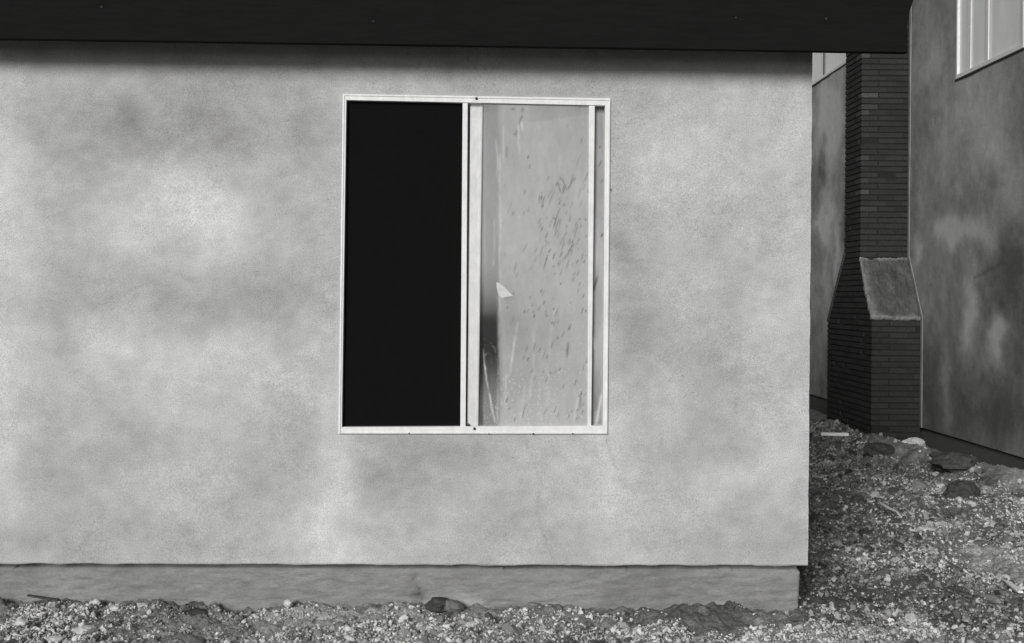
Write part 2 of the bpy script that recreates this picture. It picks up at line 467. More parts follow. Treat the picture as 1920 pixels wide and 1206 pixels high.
# foundation, set back from the plaster
FY = D + 0.042
def build_foundation():
    xr = at_y(1500, 1066, FY).x; xr2 = at_y(1494, 1150, FY).x
    nx, nz = 560, 60
    X, R = np.meshgrid(np.linspace(XL + 0.03, 1, nx) * 1.0, np.linspace(0, 1, nz))
    R0 = R
    Zt = zb(0) + 0.012 + 0 * X
    X = XL + 0.03 + (np.linspace(0, 1, nx)[None, :]) * ((xr2 + (xr - xr2) * R0) - XL - 0.03)
    Zt = np.vectorize(zb)(X) + 0.012
    Z = (Zt - 0.42) + 0.42 * R0
    u, v = pix(X, FY, Z)
    bulge = 0.008 * NZ.fbm(X * 6, Z * 22, 4) + 0.006 * NZ2.fbm(X * 16, Z * 60, 5, .65) + 0.006 * np.clip(NZ2.fbm(X * 9 + Z * 8, Z * 55, 3) - .25, 0, 1)
    # lump of spilled mortar at the foot
    pv = 1128 + 10 * np.sin((u - 790) / 130 * 3.0)
    spill = sstep(0, 14, v - (1112 + 10 * np.abs((u - 860) / 80.0) ** 2)) * sstep(792, 802, u) * sstep(935, 900, u)
    bulge -= 0.022 * spill
    # chipped crack
    cu = np.interp(v, [1068, 1078, 1086, 1094, 1102, 1115, 1130], [798, 782, 772, 778, 784, 786, 790])
    crack = np.exp(-((u - cu - 3 * NZ.fbm(v / 5, v * 0, 3)) / 1.8) ** 2) * (v > 1066)
    chip = np.exp(-((u - 787) / 12.0) ** 2 - ((v - 1120) / 12.0) ** 2)
    bulge += 0.007 * crack * NZ.v(v / 4, v * 0) + 0.016 * chip
    bulge += 0.045 * (Z > Zt - 0.012 - 0.030 - 0.005 * NZ.v(X * 8, X * 0))
    for (a, b, w, h, k) in ((158, 1080, 12, 5, -0.008), (160, 1088, 16, 3, .006), (405, 1100, 9, 5, .006), (380, 1098, 30, 2, .005), (355, 1104, 26, 2, .004), (240, 1110, 20, 2, .003), (560, 1082, 14, 3, .004)):
        bulge += k * np.exp(-((u - a) / w) ** 2 - ((v - b) / h) ** 2)
    tone = 0.275 * (1 + 0.2 * NZ.fbm(X * 3, Z * 5, 4) + 0.3 * NZ2.fbm(X * 14, Z * 60, 5, .65))
    tone *= 1 + 0.35 * spill - 0.4 * crack * NZ.v(v / 5, v * 0) - 0.3 * chip
    tone *= 1 - 0.18 * np.exp(-((u - 1180) / 80) ** 2) - .1 * np.exp(-((u - 1240) / 20) ** 2)
    ny = nz
    V = np.stack([X, FY + bulge, Z], -1).reshape(-1, 3)
    idx = np.arange(nx * ny).reshape(ny, nx)
    q = np.stack([idx[:-1, :-1], idx[:-1, 1:], idx[1:, 1:], idx[1:, :-1]], -1).reshape(-1, 4).tolist()
    V = V.tolist(); T = tone.ravel().tolist()
    b = len(V)
    for i in idx[:, -1]:
        V.append([V[i][0], D + 8.4, V[i][2]]); T.append(T[i])
    for k in range(ny - 1): q.append([int(idx[k, -1]), b + k, b + k + 1, int(idx[k + 1, -1])])
    me = np_mesh('foundation', V, q, {'tone': T}, True)
    own(link('foundation', me, M_FOUND), house)
build_foundation()

# eave: dark fascia board, boarded soffit and roof
EY = D - 0.24
mb = MB()
fl, fr = at_y(-900, 58.5, EY), at_y(1702, 98, EY)
prof = [fl, at_y(850, 84.5, EY), fr, at_y(1701.5, 45, EY), at_y(1706, 20, EY), at_y(1713, 0, EY), at_y(1722, -30, EY), at_y(-900, -60, EY)]
mb.prism(prof, [(p.x, EY + 0.045, p.z) for p in prof])
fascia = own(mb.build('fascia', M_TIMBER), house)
mb = MB()
zs = fr.z + 0.07
mb.box(XL, fr.x - 0.02, EY + 0.046, D - 0.002, zs, zs + 0.02)
mb.box(CX_T + 0.004, fr.x - 0.02, D - 0.002, D + 0.06, zs, zs + 0.02)
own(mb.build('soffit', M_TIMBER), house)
mb = MB()
mb.box(fr.x - 0.02, fr.x + 0.002, EY + 0.048, D + 0.06, fr.z + 0.06, fr.z + 0.30)
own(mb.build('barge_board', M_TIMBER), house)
mb = MB()
zr = fr.z + 0.31; xr0 = XL - 0.3; xr1 = CX_T + 0.03; ym = D + 4.2
def slab(x0, x1, ya, yb, za, zb_):
    a = [(x0, ya, za), (x1, ya, za), (x1, yb, zb_), (x0, yb, zb_)]
    mb.prism(a, [(x, y, z + 0.06) for x, y, z in a])
slab(xr0, xr1, EY - 0.03, ym, zr, zr + 1.1)
slab(xr0, xr1, ym, D + 8.7, zr + 1.1, zr)
slab(xr1, fr.x + 0.05, EY - 0.03, D + 0.1, zr, zr + 0.08)
a = [(CX_B - 0.05, D + 0.06, ZTOP + 0.002), (CX_B - 0.05, D + 8.45, ZTOP + 0.002), (CX_B - 0.05, D + 8.45, zr), (CX_B - 0.05, ym, zr + 1.09), (CX_B - 0.05, D + 0.06, zr + 0.02)]
mb.prism(a, [(x + 0.04, y, z) for x, y, z in a])
own(mb.build('roof', M_ROOF), house)
# nail heads on the board
for (u, v) in ((1380, 33), (1549, 35), (190, 13), (700, 40)):
    mb = MB(); p = at_y(u, v, EY - 0.002)
    mb.tube([p, p + Vector((0, 0.004, 0))], 0.004, 8)
    own(mb.build('nail_head', M_STONE_D), house, fascia)
# dim room behind the window
mb = MB()
x0, x1, y0, y1, z0, z1 = -2.6, 1.35, D + 0.125, D + 4.5, -1.2, ZTOP - 0.05
mb.box(x0, x1, y1, y1 + 0.05, z0, z1); mb.box(x0 - 0.05, x0, y0, y1, z0, z1); mb.box(x1, x1 + 0.05, y0, y1, z0, z1)
mb.box(x0, x1, y0, y1, z0 - 0.05, z0); mb.box(x0, x1, y0, y1, z1, z1 + 0.05)
own(mb.build('interior_wall', M_INNER), house)

# ---- the sliding window
WY = D - 0.012
mb = MB()
mb.ybar([(642.5, 176), (1145, 184.5), (1134.5, 198), (649.5, 187.8)], WY, 0.075)      # head
mb.ybar([(634, 814), (641, 801), (1130, 798.5), (1139.5, 814.5)], WY, 0.075)          # sill
mb.ybar([(642.5, 176), (649.5, 187.8), (641, 801), (634, 814)], WY, 0.075)            # left jamb
mb.ybar([(1134.5, 198), (1145, 184.5), (1139.5, 814.5), (1130, 798.5)], WY, 0.075)    # right jamb
# raised lips running round the frame
for q in ([(646, 177.2), (1143, 186), (1142.6, 188.6), (646, 179.6)], [(636, 813), (636.5, 810.6), (1138, 811.0), (1138, 813.4)],
          [(643.8, 178), (646, 178.2), (638.0, 812), (635.6, 812)], [(1141.6, 187), (1144, 186.4), (1138.8, 813), (1136.4, 813)]):
    mb.ybar(q, WY - 0.004, 0.006)
win = own(mb.build('window', M_FRAME, bevel=0.0015), house)
mb = MB()
mb.ybar([(882, 190), (905.5, 190.5), (897, 800.5), (876, 801)], WY + 0.034, 0.03)
mb.ybar([(900.5, 191), (904.5, 191), (896, 800), (892, 800)], WY + 0.031, 0.006)
own(mb.build('meeting_stile', M_FRAME, bevel=0.0012), house, win)
mb = MB()
SY = WY + 0.006
mb.ybar([(867.5, 184), (877, 184), (873, 806), (863, 806)], SY, 0.022)
mb.ybar([(1104.5, 184), (1115.5, 184), (1108.5, 806), (1101.5, 806)], SY, 0.022)
mb.ybar([(876.8, 184), (1104.6, 184), (1104.6, 191), (876.8, 191)], SY + 0.002, 0.018)
mb.ybar([(873, 800), (1101.6, 800), (1101.6, 806), (873, 806)], SY + 0.002, 0.018)
sash = own(mb.build('sliding_sash', M_FRAME, bevel=0.0012), house, win)
mb = MB()
for (u, v) in ((893.5, 184.5), (889.5, 804), ):
    mb = MB(); p = at_y(u, v, WY - 0.0055); mb.tube([p, p + Vector((0, 0.01, 0))], 0.0065, 10)
    own(mb.build('screw', M_DARK), house, win)
mb = MB()
for (u, v, w) in ((767, 812.6, 5), (1000, 813.4, 6), (917, 813.6, 4), (1074, 813.2, 5), (1145, 300, 3), (1145.5, 355, 4)):
    mb = MB(); p = at_y(u, v, WY - 0.006); mb.tube([p, p + Vector((0, 0.008, 0))], w * 0.0007, 7)
    own(mb.build('fixing_nail', M_DARK), house, win)
mb = MB()
mb.ybar([(873, 803), (866, 792), (880, 795), (884, 806)], WY + 0.01, 0.01)
own(mb.build('latch', M_DARK), house, win)

t = NT('added_screen_mesh')  # added dark screen, evens out and lifts the open half's black
df_ = t.n('BsdfDiffuse'); wv_ = t.rng(t.noise(900, 2, .5), .3, .7, 0.008, 0.014)
cc_ = t.n('CombineColor')
for i in range(3): t.l(wv_, cc_.inputs[i])
t.l(cc_.outputs[0], df_.inputs[0]); tr_ = t.n('BsdfTransparent'); mx_ = t.n('MixShader'); mx_.inputs[0].default_value = 0.6
t.l(tr_.outputs[0], mx_.inputs[1]); t.l(df_.outputs[0], mx_.inputs[2]); o_ = t.n('OutputMaterial'); t.l(mx_.outputs[0], o_.inputs[0])
mb = MB(); mb.ybar([(650, 188), (874, 188), (869.5, 801), (641.2, 801)], WY + 0.0305, 0.001)
own(mb.build('added_dark_screen', t.m), house, win)
NP = Noise(21); NP2 = Noise(22)
def pane(name, corners, Y, nx, nz, fn, parent):
    s = np.linspace(0, 1, nx)[None, :]; r = np.linspace(0, 1, nz)[:, None]
    (a, b, c, d) = [at_y(u, v, Y) for u, v in corners]   # TL TR BR BL
    X = (a.x * (1 - s) + b.x * s) * (1 - r) + (d.x * (1 - s) + c.x * s) * r
    Z = (a.z * (1 - s) + b.z * s) * (1 - r) + (d.z * (1 - s) + c.z * s) * r
    u, v = pix(X, Y, Z)
    dust, tone = fn(u, v)
    V = np.stack([X, np.full_like(X, Y), Z], -1).reshape(-1, 3)
    idx = np.arange(nx * nz).reshape(nz, nx)
    q = np.stack([idx[:-1, :-1], idx[1:, :-1], idx[1:, 1:], idx[:-1, 1:]], -1).reshape(-1, 4)
    me = np_mesh(name, V, q, {'dust': np.clip(dust, 0, 1).ravel(), 'tone': np.clip(tone, 0, 1).ravel()}, True)
    return own(link(name, me, M_GLASS), house, parent)
rs = np.random.default_rng(5)
STREAKS = []
for _ in range(210):      # slanting splashes, thickest on the upper right of the pane
    if rs.random() < 0.5:
        a = rs.normal(1060, 42); b = rs.normal(420, 78)
    else:
        a = rs.uniform(945, 1100); b = rs.uniform(330, 790)
    ln = rs.uniform(2.5, 7) if rs.random() < .88 else rs.uniform(8, 14)
    STREAKS.append((a, b, ln, rs.uniform(0.9, 1.7), rs.uniform(0.35, 1.0), rs.uniform(0.25, 0.45)))
STREAKS += [(1068, 470, 16, 2.2, .8, .45), (1064, 656, 14, 2.2, .8, .1), (950, 285, 11, 2.2, .6, .1), (1116, 533, 16, 2.4, .9, .3), (1088, 752, 14, 2.5, .6, .05),
            (1070, 345, 14, 1.8, .8, .5), (1058, 345, 13, 1.8, .8, -.4), (1048, 350, 12, 1.8, .8, -.3), (980, 206, 5, 3, .6, .2), (962, 205, 3, 4, .6, 0), (976, 225, 9, 2.5, .7, .4), (967, 250, 6, 3, .6, .5)]
def splash(u, v):
    r = np.zeros_like(u)
    for (a, b, ln, w, k, sl) in STREAKS:
        x = u - a; y = v - b
        p = y * math.cos(sl) - x * math.sin(sl); q = x * math.cos(sl) + y * math.sin(sl)
        r = np.maximum(r, k * np.exp(-(p / ln) ** 4 - (q / w) ** 2))
    return r
def runs(u, v, L):
    r = np.zeros_like(u)
    for (pts, w, k) in L:
        vs = [p[1] for p in pts]; us = [p[0] for p in pts]
        c = np.interp(v, vs, us)
        ins = sstep(vs[0] - 6, vs[0] + 6, v) * sstep(vs[-1] + 8, vs[-1] - 8, v)
        r = np.maximum(r, k * ins * np.exp(-((u - c) / w) ** 2))
    return r
def outer(u, v):     # the sliding sash stands in front
    grime = NP2.fbm(u / 34, v / 90, 5, .6); fine = NP.fbm(u / 7, v / 16, 4, .6)
    clean = sstep(909, 903, u)
    left = sstep(945, 929, u + 5 * NP.fbm(u * 0 + 3, v / 40, 3))
    dust = 0.72 + 0.07 * grime + 0.03 * fine + .10 * sstep(600, 790, v)
    depth = 0.42 + .16 * sstep(350, 200, v) * 0 + .15 * sstep(420, 520, v) + .38 * sstep(540, 610, v) - .42 * sstep(650, 760, v)
    dust = dust * (1 - np.clip(left * depth, 0, 1))
    smear = np.exp(-((u - 955) / 24) ** 2 - ((v - 590) / 55) ** 2)
    dust -= 0.22 * smear * (1 - left) + .10 * sstep(232, 226, v + (u - 1000) * 0.14) * sstep(985, 1000, u)
    spk = (NP2.v(u / 2.4, v / 2.8) > 0.84) * sstep(590, 700, v) * np.clip(NP.v(u / 40, v / 40) + .3 * left, 0, 1)
    dust = dust + 0.25 * spk
    tone = 0.49 + 0.035 * grime + 0.02 * fine + .03 * sstep(200, 450, v) + 0.07 * spk - 0.06 * sstep(560, 640, v) * sstep(1080, 950, u) * (1 - sstep(720, 790, v))
    w = runs(u + 1.6 * NP2.fbm(u * 0, v / 14, 3), v, [([(905, 655), (913, 715), (928, 790)], 2.0, .8), ([(903, 740), (907, 775), (909, 790)], 1.4, .3), ([(972, 605), (963, 650), (957, 700)], 2.4, .4), ([(950, 700), (948, 760)], 2, .3),
                    ([(1001, 610), (1000, 700), (992, 750)], 3.5, .18), ([(1040, 580), (1030, 650), (1028, 760)], 3, .12), ([(943, 235), (944, 300)], 1.6, .25), ([(971, 235), (974, 285)], 1.7, .35),
                    ([(930, 260), (933, 300), (932, 330)], 2.2, .4), ([(977, 228), (979, 244)], 2.2, .5), ([(1085, 745), (1076, 790)], 3, .2), ([(926, 410), (927, 460), (926, 500)], 2.4, .3), ([(985, 720), (975, 790)], 2.5, .15), ([(1010, 700), (1014, 785)], 3, .12),
                    ([(936, 290), (938, 420), (937, 540), (935, 690), (932, 790)], 2.4, .35)])
    w = w * np.clip(0.2 + 1.0 * NP.v(u / 5, v / 12), 0, 1)
    dust = dust + w * 0.6; tone = tone + w * 0.22
    k = splash(u, v) * (0.6 + .5 * NP2.v(u / 3, v / 3))
    dust = dust * (1 - 0.1 * k) + 0.2 * k * (1 - left); tone = tone * (1 - 0.75 * k)
    return dust * (1 - .97 * clean), tone
def inner(u, v):     # the fixed pane behind it
    grime = NP.fbm(u / 20, v / 60, 5, .6)
    left = sstep(940, 934, u)
    dust = 0.52 + 0.10 * grime + .12 * sstep(300, 480, v) - .10 * sstep(640, 760, v)
    dust = dust * (1 - left * (0.2 + .75 * sstep(480, 580, v) - .45 * sstep(680, 790, v)))
    dust -= .2 * sstep(214, 208, v)  # thinner along the top, painting the head's shade on the pane
    k = splash(u, v) * (u > 1112)
    sc = runs(u, v, [([(1128, 740), (1122, 770), (1118, 795)], 2.6, .6), ([(1112, 630), (1114, 655)], 2.5, .6)])
    tone = 0.56 + 0.06 * grime - .4 * k + .3 * sc - .1 * sstep(700, 760, v) * (NP2.v(u / 6, v / 20) > .5)
    return dust + .3 * sc, tone
pane('fixed_pane', [(896, 184), (1136, 184), (1131, 806), (890, 806)], WY + 0.046, 240, 610, inner, win)
pane('sash_pane', [(876, 188), (1106, 188), (1103, 803), (872, 803)], SY + 0.008, 236, 616, outer, win)
# torn scrap of paper stuck on the pane
mb = MB()
pp = [(930.5, 529), (936, 531), (944, 537), (952, 545), (962, 555), (955, 556), (948, 557.5), (941, 559), (935, 553), (931.5, 541)]
mb.ybar(pp, SY + 0.0062, 0.0012)
t = NT('torn_paper'); M_PAPER = t.finish(t.rng(t.noise(60), .3, .7, .52, .64), 0.8)
own(mb.build('paper_scrap', M_PAPER), house, win)

# ------------------------------------------------------------------ the second house with its chimney
far = empty('two_storey_house', (WX, 14.0, -1.6))
tag(far, 'darker two storey stucco house with brick chimney, receding along the right side of the yard', 'house')
ZS = -1.475
def Yx(u, v=300): return at_x(u, v, WX).y
# windows (y along the wall, z up)
n0, n1 = Yx(1792), Yx(1918)
NW = (n1, n0, 2.455, 4.3)
fw0 = Yx(1500, 160); fw1 = Yx(1590, 140)
FW = (fw1 - 0.4, fw0 + 0.6, at_x(1552, 141.5, WX).z, 4.9)
STAIN_SHADE2 = [(1790,440,22,30,.55),(1760,430,16,20,.3),(1835,430,26,26,.4),(1870,300,25,50,.28),(1900,380,20,60,.2),(1820,570,14,60,.55),(1812,640,10,30,.3),(1872,632,13,34,.8),(1716,470,8,30,.35),(1728,380,10,60,.15),
 (1740,120,20,60,.2),(1760,300,20,60,.1),(1778,720,9,70,.25),(1850,60,60,40,.0),(1735,250,12,60,-.15),(1745,740,40,90,-.2),(1850,790,60,40,-.2),(1900,560,30,60,-.15),(1830,230,80,120,.25),(1900,480,30,60,-.2),(1890,760,40,60,-.12),(1800,720,60,60,-.1),  # low dark spots paint the shade at the wall's foot
 (1552,220,26,70,.75),(1553,400,9,70,.35),(1570,470,6,60,.5),(1540,300,8,50,-.15),(1560,230,14,40,.15),(1545,440,9,30,.45),(1535,330,6,30,-.12),(1548,560,8,60,.2)]  # wide pale spot paints in the brighter upper wall past the chimney
def build_far_wall():
    ys = np.unique(np.round(np.concatenate([np.arange(8.0, 26.0, 0.03), [NW[0], NW[1], FW[0], FW[1]]]), 5))
    zs_ = np.unique(np.round(np.concatenate([np.arange(ZS, 5.6, 0.02), [NW[2], NW[3], FW[2], FW[3], 5.6]]), 5))
    Y, Z = np.meshgrid(ys, zs_)
    u, v = pix(WX, Y, Z)
    wu = u + 16 * NZ.fbm(Y * 1.2, Z * 2.6, 5, .6); wv = v + 40 * NZ2.fbm(Y * 2.0, Z * 1.6, 4)
    tone = 0.235 * (1 + 2.5 * blots(wu, wv, STAIN_SHADE2) + 0.36 * NZ.fbm(Y * 0.75, Z * 1.3, 5, .62) + 0.62 * NZ2.fbm(Y * 2.6, Z * 2.4, 6, .8))
    # hairline crack
    cv = np.interp(u, [1830, 1860, 1880, 1895, 1925], [520, 503, 492, 500, 478])
    tone *= 1 - 0.35 * np.exp(-((v - cv) / 3.5) ** 2) * (u > 1825)
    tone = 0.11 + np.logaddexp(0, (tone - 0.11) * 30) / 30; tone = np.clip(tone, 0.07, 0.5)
    dx = 0.006 * NZ.fbm(Y * 2, Z * 2, 4) + 0.002 * NZ2.fbm(Y * 9, Z * 9, 2)
    V = np.stack([WX + dx, Y, Z], -1).reshape(-1, 3)
    ny, nx = Y.shape
    idx = np.arange(nx * ny).reshape(ny, nx)
    yc = (ys[:-1] + ys[1:]) / 2; zc = (zs_[:-1] + zs_[1:]) / 2
    keep = np.ones((ny - 1, nx - 1), bool)
    for (a, b, c, d) in (NW, FW):
        keep[np.ix_((zc > c) & (zc < d), (yc > a) & (yc < b))] = False
    q = np.stack([idx[:-1, :-1], idx[1:, :-1], idx[1:, 1:], idx[:-1, 1:]], -1)[keep].tolist()
    V = V.tolist(); T = tone.ravel().tolist()
    b = len(V)
    X2 = WX + 9.0
    for (x, y, z) in ((WX, 8.0, ZS), (X2, 8.0, ZS), (X2, 8.0, 5.6), (WX, 8.0, 5.6), (WX, 25.955, ZS), (X2, 25.955, ZS), (X2, 25.955, 5.6), (WX, 25.955, 5.6)):
        V.append([x, y, z]); T.append(0.2)
    q += [[b, b + 1, b + 2, b + 3], [b + 1, b + 5, b + 6, b + 2], [b + 5, b + 4, b + 7, b + 6], [b, b + 4, b + 5, b + 1]]
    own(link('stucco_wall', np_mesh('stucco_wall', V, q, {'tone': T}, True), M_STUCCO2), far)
build_far_wall()
mb = MB(); mb.box(WX + 0.03, WX + 8.9, 8.03, 25.9, -2.2, ZS + 0.01)
f2 = mb.build('foundation', M_FOUND); 
a = f2.data.attributes.new('tone', 'FLOAT', 'POINT'); a.data.foreach_set('value', [0.10] * len(f2.data.vertices)); own(f2, far)
mb = MB(); mb.prism([(WX - 0.35, 7.6, 5.6), (WX + 9.4, 7.6, 5.6), (WX + 4.5, 7.6, 7.2)], [(WX - 0.35, 26.4, 5.6), (WX + 9.4, 26.4, 5.6), (WX + 4.5, 26.4, 7.2)])
own(mb.build('roof', M_ROOF), far)

def xbar(mb, y0, y1, z0, z1, x0, depth):
    mb.box(x0, x0 + depth, y0, y1, z0, z1)
def far_window(W, mull, stile, tone, mw=0.03, mm=None):
    y0, y1, z0, z1 = W; t_ = 0.035
    mb = MB(); X = WX - 0.008; dp = 0.05
    xbar(mb, y0, y1, z0 + 0.0, z0 + 0.045, X, dp); xbar(mb, y0, y1, z1 - 0.045, z1, X, dp)
    xbar(mb, y0, y0 + t_, z0 + 0.045, z1 - 0.045, X, dp); xbar(mb, y1 - t_, y1, z0 + 0.045, z1 - 0.045, X, dp)
    w = own(mb.build('window', M_FRAME, bevel=0.002), far)
    mb = MB()
    xbar(mb, mull - mw, mull + mw, z0 + 0.046, z1 - 0.046, X + 0.006, 0.012)
    if stile: xbar(mb, stile - 0.045, stile + 0.045, z0 + 0.046, z1 - 0.046, X + 0.012, 0.010)
    own(mb.build('meeting_stile', mm or M_FRAME, bevel=0.0015), far, w)
    mb = MB(); xbar(mb, y0 + t_, y1 - t_, z0 + 0.045, z1 - 0.045, X + 0.026, 0.004)
    p = mb.build('glass_pane', M_OBSC)
    a = p.data.attributes.new('tone', 'FLOAT', 'POINT'); a.data.foreach_set('value', [tone] * len(p.data.vertices))
    p.data.materials[0] = M_OBSC if tone < 0.9 else M_BRIGHT; own(p, far, w)
    mb = MB(); xbar(mb, y0 - 0.02, y1 + 0.02, z0 - 0.022, z0 - 0.002, WX - 0.012, 0.02)
    own(mb.build('sill', M_DARK), far, w)
    return w
far_window(NW, Yx(1849), Yx(1814), 0.82)
far_window(FW, Yx(1543), None, 0.97, 0.035, M_STONE_M)  # near-white tone stands in for sky reflected in this pane

# chimney: real bricks laid round a mortar core
CXF = WX * 692 / 782           # outer face
Y1, Y2 = WX * F / 782, WX * F / 808   # front of stack, front of base
Y3, Y4 = CXF * F / 662, CXF * F / 632
Z_T = 0.0
z_hi = (560 - 480) / F * Y1 - 0.045; z_lo = (560 - 590) / F * Y2 - 0.04
def y_front(z): return Y1 if z > z_hi else (Y2 if z < z_lo else Y2 + (Y1 - Y2) * (z - z_lo) / (z_hi - z_lo))
z_hi2 = 0.60; z_lo2 = -0.25
def y_back(z): return Y3 if z > z_hi2 else (Y4 if z < z_lo2 else Y4 + (Y3 - Y4) * (z - z_lo2) / (z_hi2 - z_lo2))
def chimney():
    core = MB()
    g = 0.009
    prof = [(Y2 + g, -2.0), (Y2 + g, z_lo), (Y1 + g, z_hi), (Y1 + g, 6.5), (Y3 - g, 6.5), (Y3 - g, z_hi2), (Y4 - g, z_lo2), (Y4 - g, -2.0)]
    core.prism([(CXF + g, y, z) for y, z in prof], [(WX - 0.001, y, z) for y, z in prof])
    ch = own(core.build('chimney', M_MORTAR), far)
    V = []; Q = []; T = []
    r = random.Random(4)
    def brick(x0, x1, y0, y1, z0, z1):
        j = lambda: r.uniform(-0.0015, 0.0015)
        if r.random() < 0.04: x0 += 0.012; y0 += 0.012
        b = len(V); tn = 0.034 * r.uniform(0.85, 1.15) * (r.choice([1.3, 1.5, 1.9]) if z0 > 0.9 and x0 < CXF + 0.03 and y0 < Y1 + 0.02 and r.random() < 0.3 else 1)
        for z in (z0 + j(), z1 + j()):
            for (x, y) in ((x0 + j(), y0 + j()), (x1, y0 + j()), (x1, y1), (x0 + j(), y1)):
                V.append((x, y, z)); T.append(tn)
        for f in ((0, 1, 2, 3), (4, 7, 6, 5), (0, 4, 5, 1), (1, 5, 6, 2), (2, 6, 7, 3), (3, 7, 4, 0)):
            Q.append([b + k for k in f])
    cz = 0.0695; m = 0.017; mv = 0.0015; L = 0.205; k = 0; z = -1.95
    while z < 6.4:
        z0, z1 = z, z + cz - m
        zc = z1
        off = 0 if k % 2 else L / 2
        yf, yb = y_front(zc), y_back(zc)
        # outer face
        y = yf + (0.0 if k % 2 else 0.10)
        if not k % 2: brick(CXF, CXF + 0.2, yf, yf + 0.095, z0, z1)
        while y < yb - 0.01:
            e = min(y + L - mv, yb)
            if e - y > 0.02: brick(CXF, CXF + 0.098, y + (0 if y > yf else 0), e, z0, z1)
            y += L
        # front face, only where it stands upright
        if zc < z_lo or z0 > z_hi:
            x = CXF + (0.102 + 0.0 if k % 2 else 0.2 + m)
            while x < WX - 0.015:
                e = min(x + L - mv, WX - 0.006)
                if e - x > 0.02: brick(x, e, yf, yf + 0.098, z0, z1)
                x += L
        z += cz; k += 1
    me = np_mesh('brickwork', V, Q, {'tone': T})
    own(link('brickwork', me, M_BRICK), far, ch)
    # sloping shoulder towards the camera, plastered over with mortar
    nx, nz = 60, 80
    s, r_ = np.meshgrid(np.linspace(0, 1, nx), np.linspace(0, 1, nz))
    X = CXF - 0.006 + s * (WX - 0.004 - CXF)
    Yc = Y2 - 0.02 + (Y1 - Y2 + 0.02) * r_; Zc = z_lo + 0.03 + (z_hi - z_lo + 0.03) * r_
    bump = 0.022 * NZ.fbm(X * 14, r_ * 9, 4) + 0.008 * NZ2.fbm(X * 40, r_ * 40, 2)
    left = np.exp(-(s / 0.10) ** 2); bot = np.exp(-(r_ / 0.05) ** 2); top = np.exp(-((1 - r_) / 0.03) ** 2)
    bump = bump + 0.018 * left * NZ.v(s * 3, r_ * 16) + 0.02 * bot
    V = np.stack([X - 0.012 * left * NZ2.v(r_ * 18, r_ * 0), Yc - bump * 0.8, Zc + bump], -1)
    tone = 0.085 + 0.05 * NZ.fbm(X * 9, r_ * 4, 4) + 0.11 * left + 0.15 * bot + 0.10 * top
    idx = np.arange(nx * nz).reshape(nz, nx)
    q = np.stack([idx[:-1, :-1], idx[:-1, 1:], idx[1:, 1:], idx[1:, :-1]], -1).reshape(-1, 4).tolist()
    Vl = V.reshape(-1, 3).tolist(); T = np.clip(tone, 0.03, .4).ravel().tolist()
    def skirt(ids, off, flip):
        b = len(Vl)
        for i in ids:
            p = Vl[i]; Vl.append([p[0] + off[0], p[1] + off[1], p[2] + off[2]]); T.append(T[i])
        for k in range(len(ids) - 1):
            f = [ids[k], ids[k + 1], b + k + 1, b + k]; q.append(f[::-1] if flip else f)
    skirt([int(i) for i in idx[0]], (0, 0.08, -0.045), True)
    skirt([int(i) for i in idx[:, 0]], (0.01, 0.05, -0.05), False)
    own(link('shoulder_slab', np_mesh('shoulder_slab', Vl, q, {'tone': T}, True), M_SLAB), far, ch)
    # far shoulder
    mb = MB()
    a = [(CXF - 0.006, Y4 + 0.02, z_lo2 + 0.0), (WX - 0.004, Y4 + 0.02, z_lo2 + 0.0), (WX - 0.004, Y3, z_hi2 + 0.03), (CXF - 0.006, Y3, z_hi2 + 0.03)]
    mb.prism(a, [(x, y - 0.04, z - 0.03) for x, y, z in a])
    o = mb.build('shoulder_slab', M_SLAB); at = o.data.attributes.new('tone', 'FLOAT', 'POINT'); at.data.foreach_set('value', [0.1] * len(o.data.vertices)); own(o, far, ch)
    # metal plaster stop following the chimney's outline
    mb = MB(); w = 0.05; x0 = WX - 0.022; x1 = WX - 0.009
    pr = [(Y2 - 0.03, ZS), (Y2 - 0.03, z_lo + 0.045), (Y1 - 0.03, z_hi + 0.09), (Y1 - 0.03, 5.5)]
    for (p, q2) in zip(pr[:-1], pr[1:]):
        a = [(x0, p[0] - w, p[1]), (x0, p[0], p[1]), (x0, q2[0], q2[1]), (x0, q2[0] - w, q2[1])]
        mb.prism(a, [(x1, y, z) for _, y, z in a])
    t = NT('plaster_stop'); M_BEAD = t.finish(t.rng(t.noise(9, 4, .7, (1, 1, .3)), .3, .7, .15, .28), 0.85)
    own(mb.build('plaster_stop', M_BEAD), far)
chimney()

# ------------------------------------------------------------------ the ground
ND = Noise(31); ND2 = Noise(32)
con = [(-300, 1122), (0, 1124), (60, 1128), (120, 1118), (200, 1128), (320, 1134), (450, 1138), (640, 1134), (760, 1132), (850, 1136), (1000, 1140), (1250, 1143), (1495, 1150)]
con_x = [at_y(u, v, FY).x for u, v in con]; con_z = [at_y(u, v, FY).z for u, v in con]
def hbase(x, y):
    h0 = np.interp(x, con_x, con_z)
    far_ = -1.60
    k = sstep(5.6, 12.5, y)
    h = h0 * (1 - k) + far_ * k
    # the yard dips a little before the building, falls away to the viewer's side
    h = h - 0.05 * sstep(5.3, 3.0, y)
    # spoil bank near the second house and the gutter between them
    d, t = seg(x, y, 4.15, 12.9, 4.5, 9.9)
    h = h + 0.15 * np.exp(-(d / 0.20) ** 2) * sstep(0, .1, t + .05)
    h = h - 0.12 * sstep(4.62, 4.9, x) * sstep(8, 9, y)
    d2, t2 = seg(x, y, 1.9, 13.0, 3.4, 12.6)
    h = h + 0.10 * np.exp(-(d2 / 0.40) ** 2)
    d3, t3 = seg(x, y, 2.4, 9.0, 4.0, 8.4)
    h = h + 0.07 * np.exp(-(d3 / 0.45) ** 2)
    h = h - 0.06 * np.exp(-((x - 2.6) / .5) ** 2 - ((y - 7.0) / .5) ** 2)
    return h
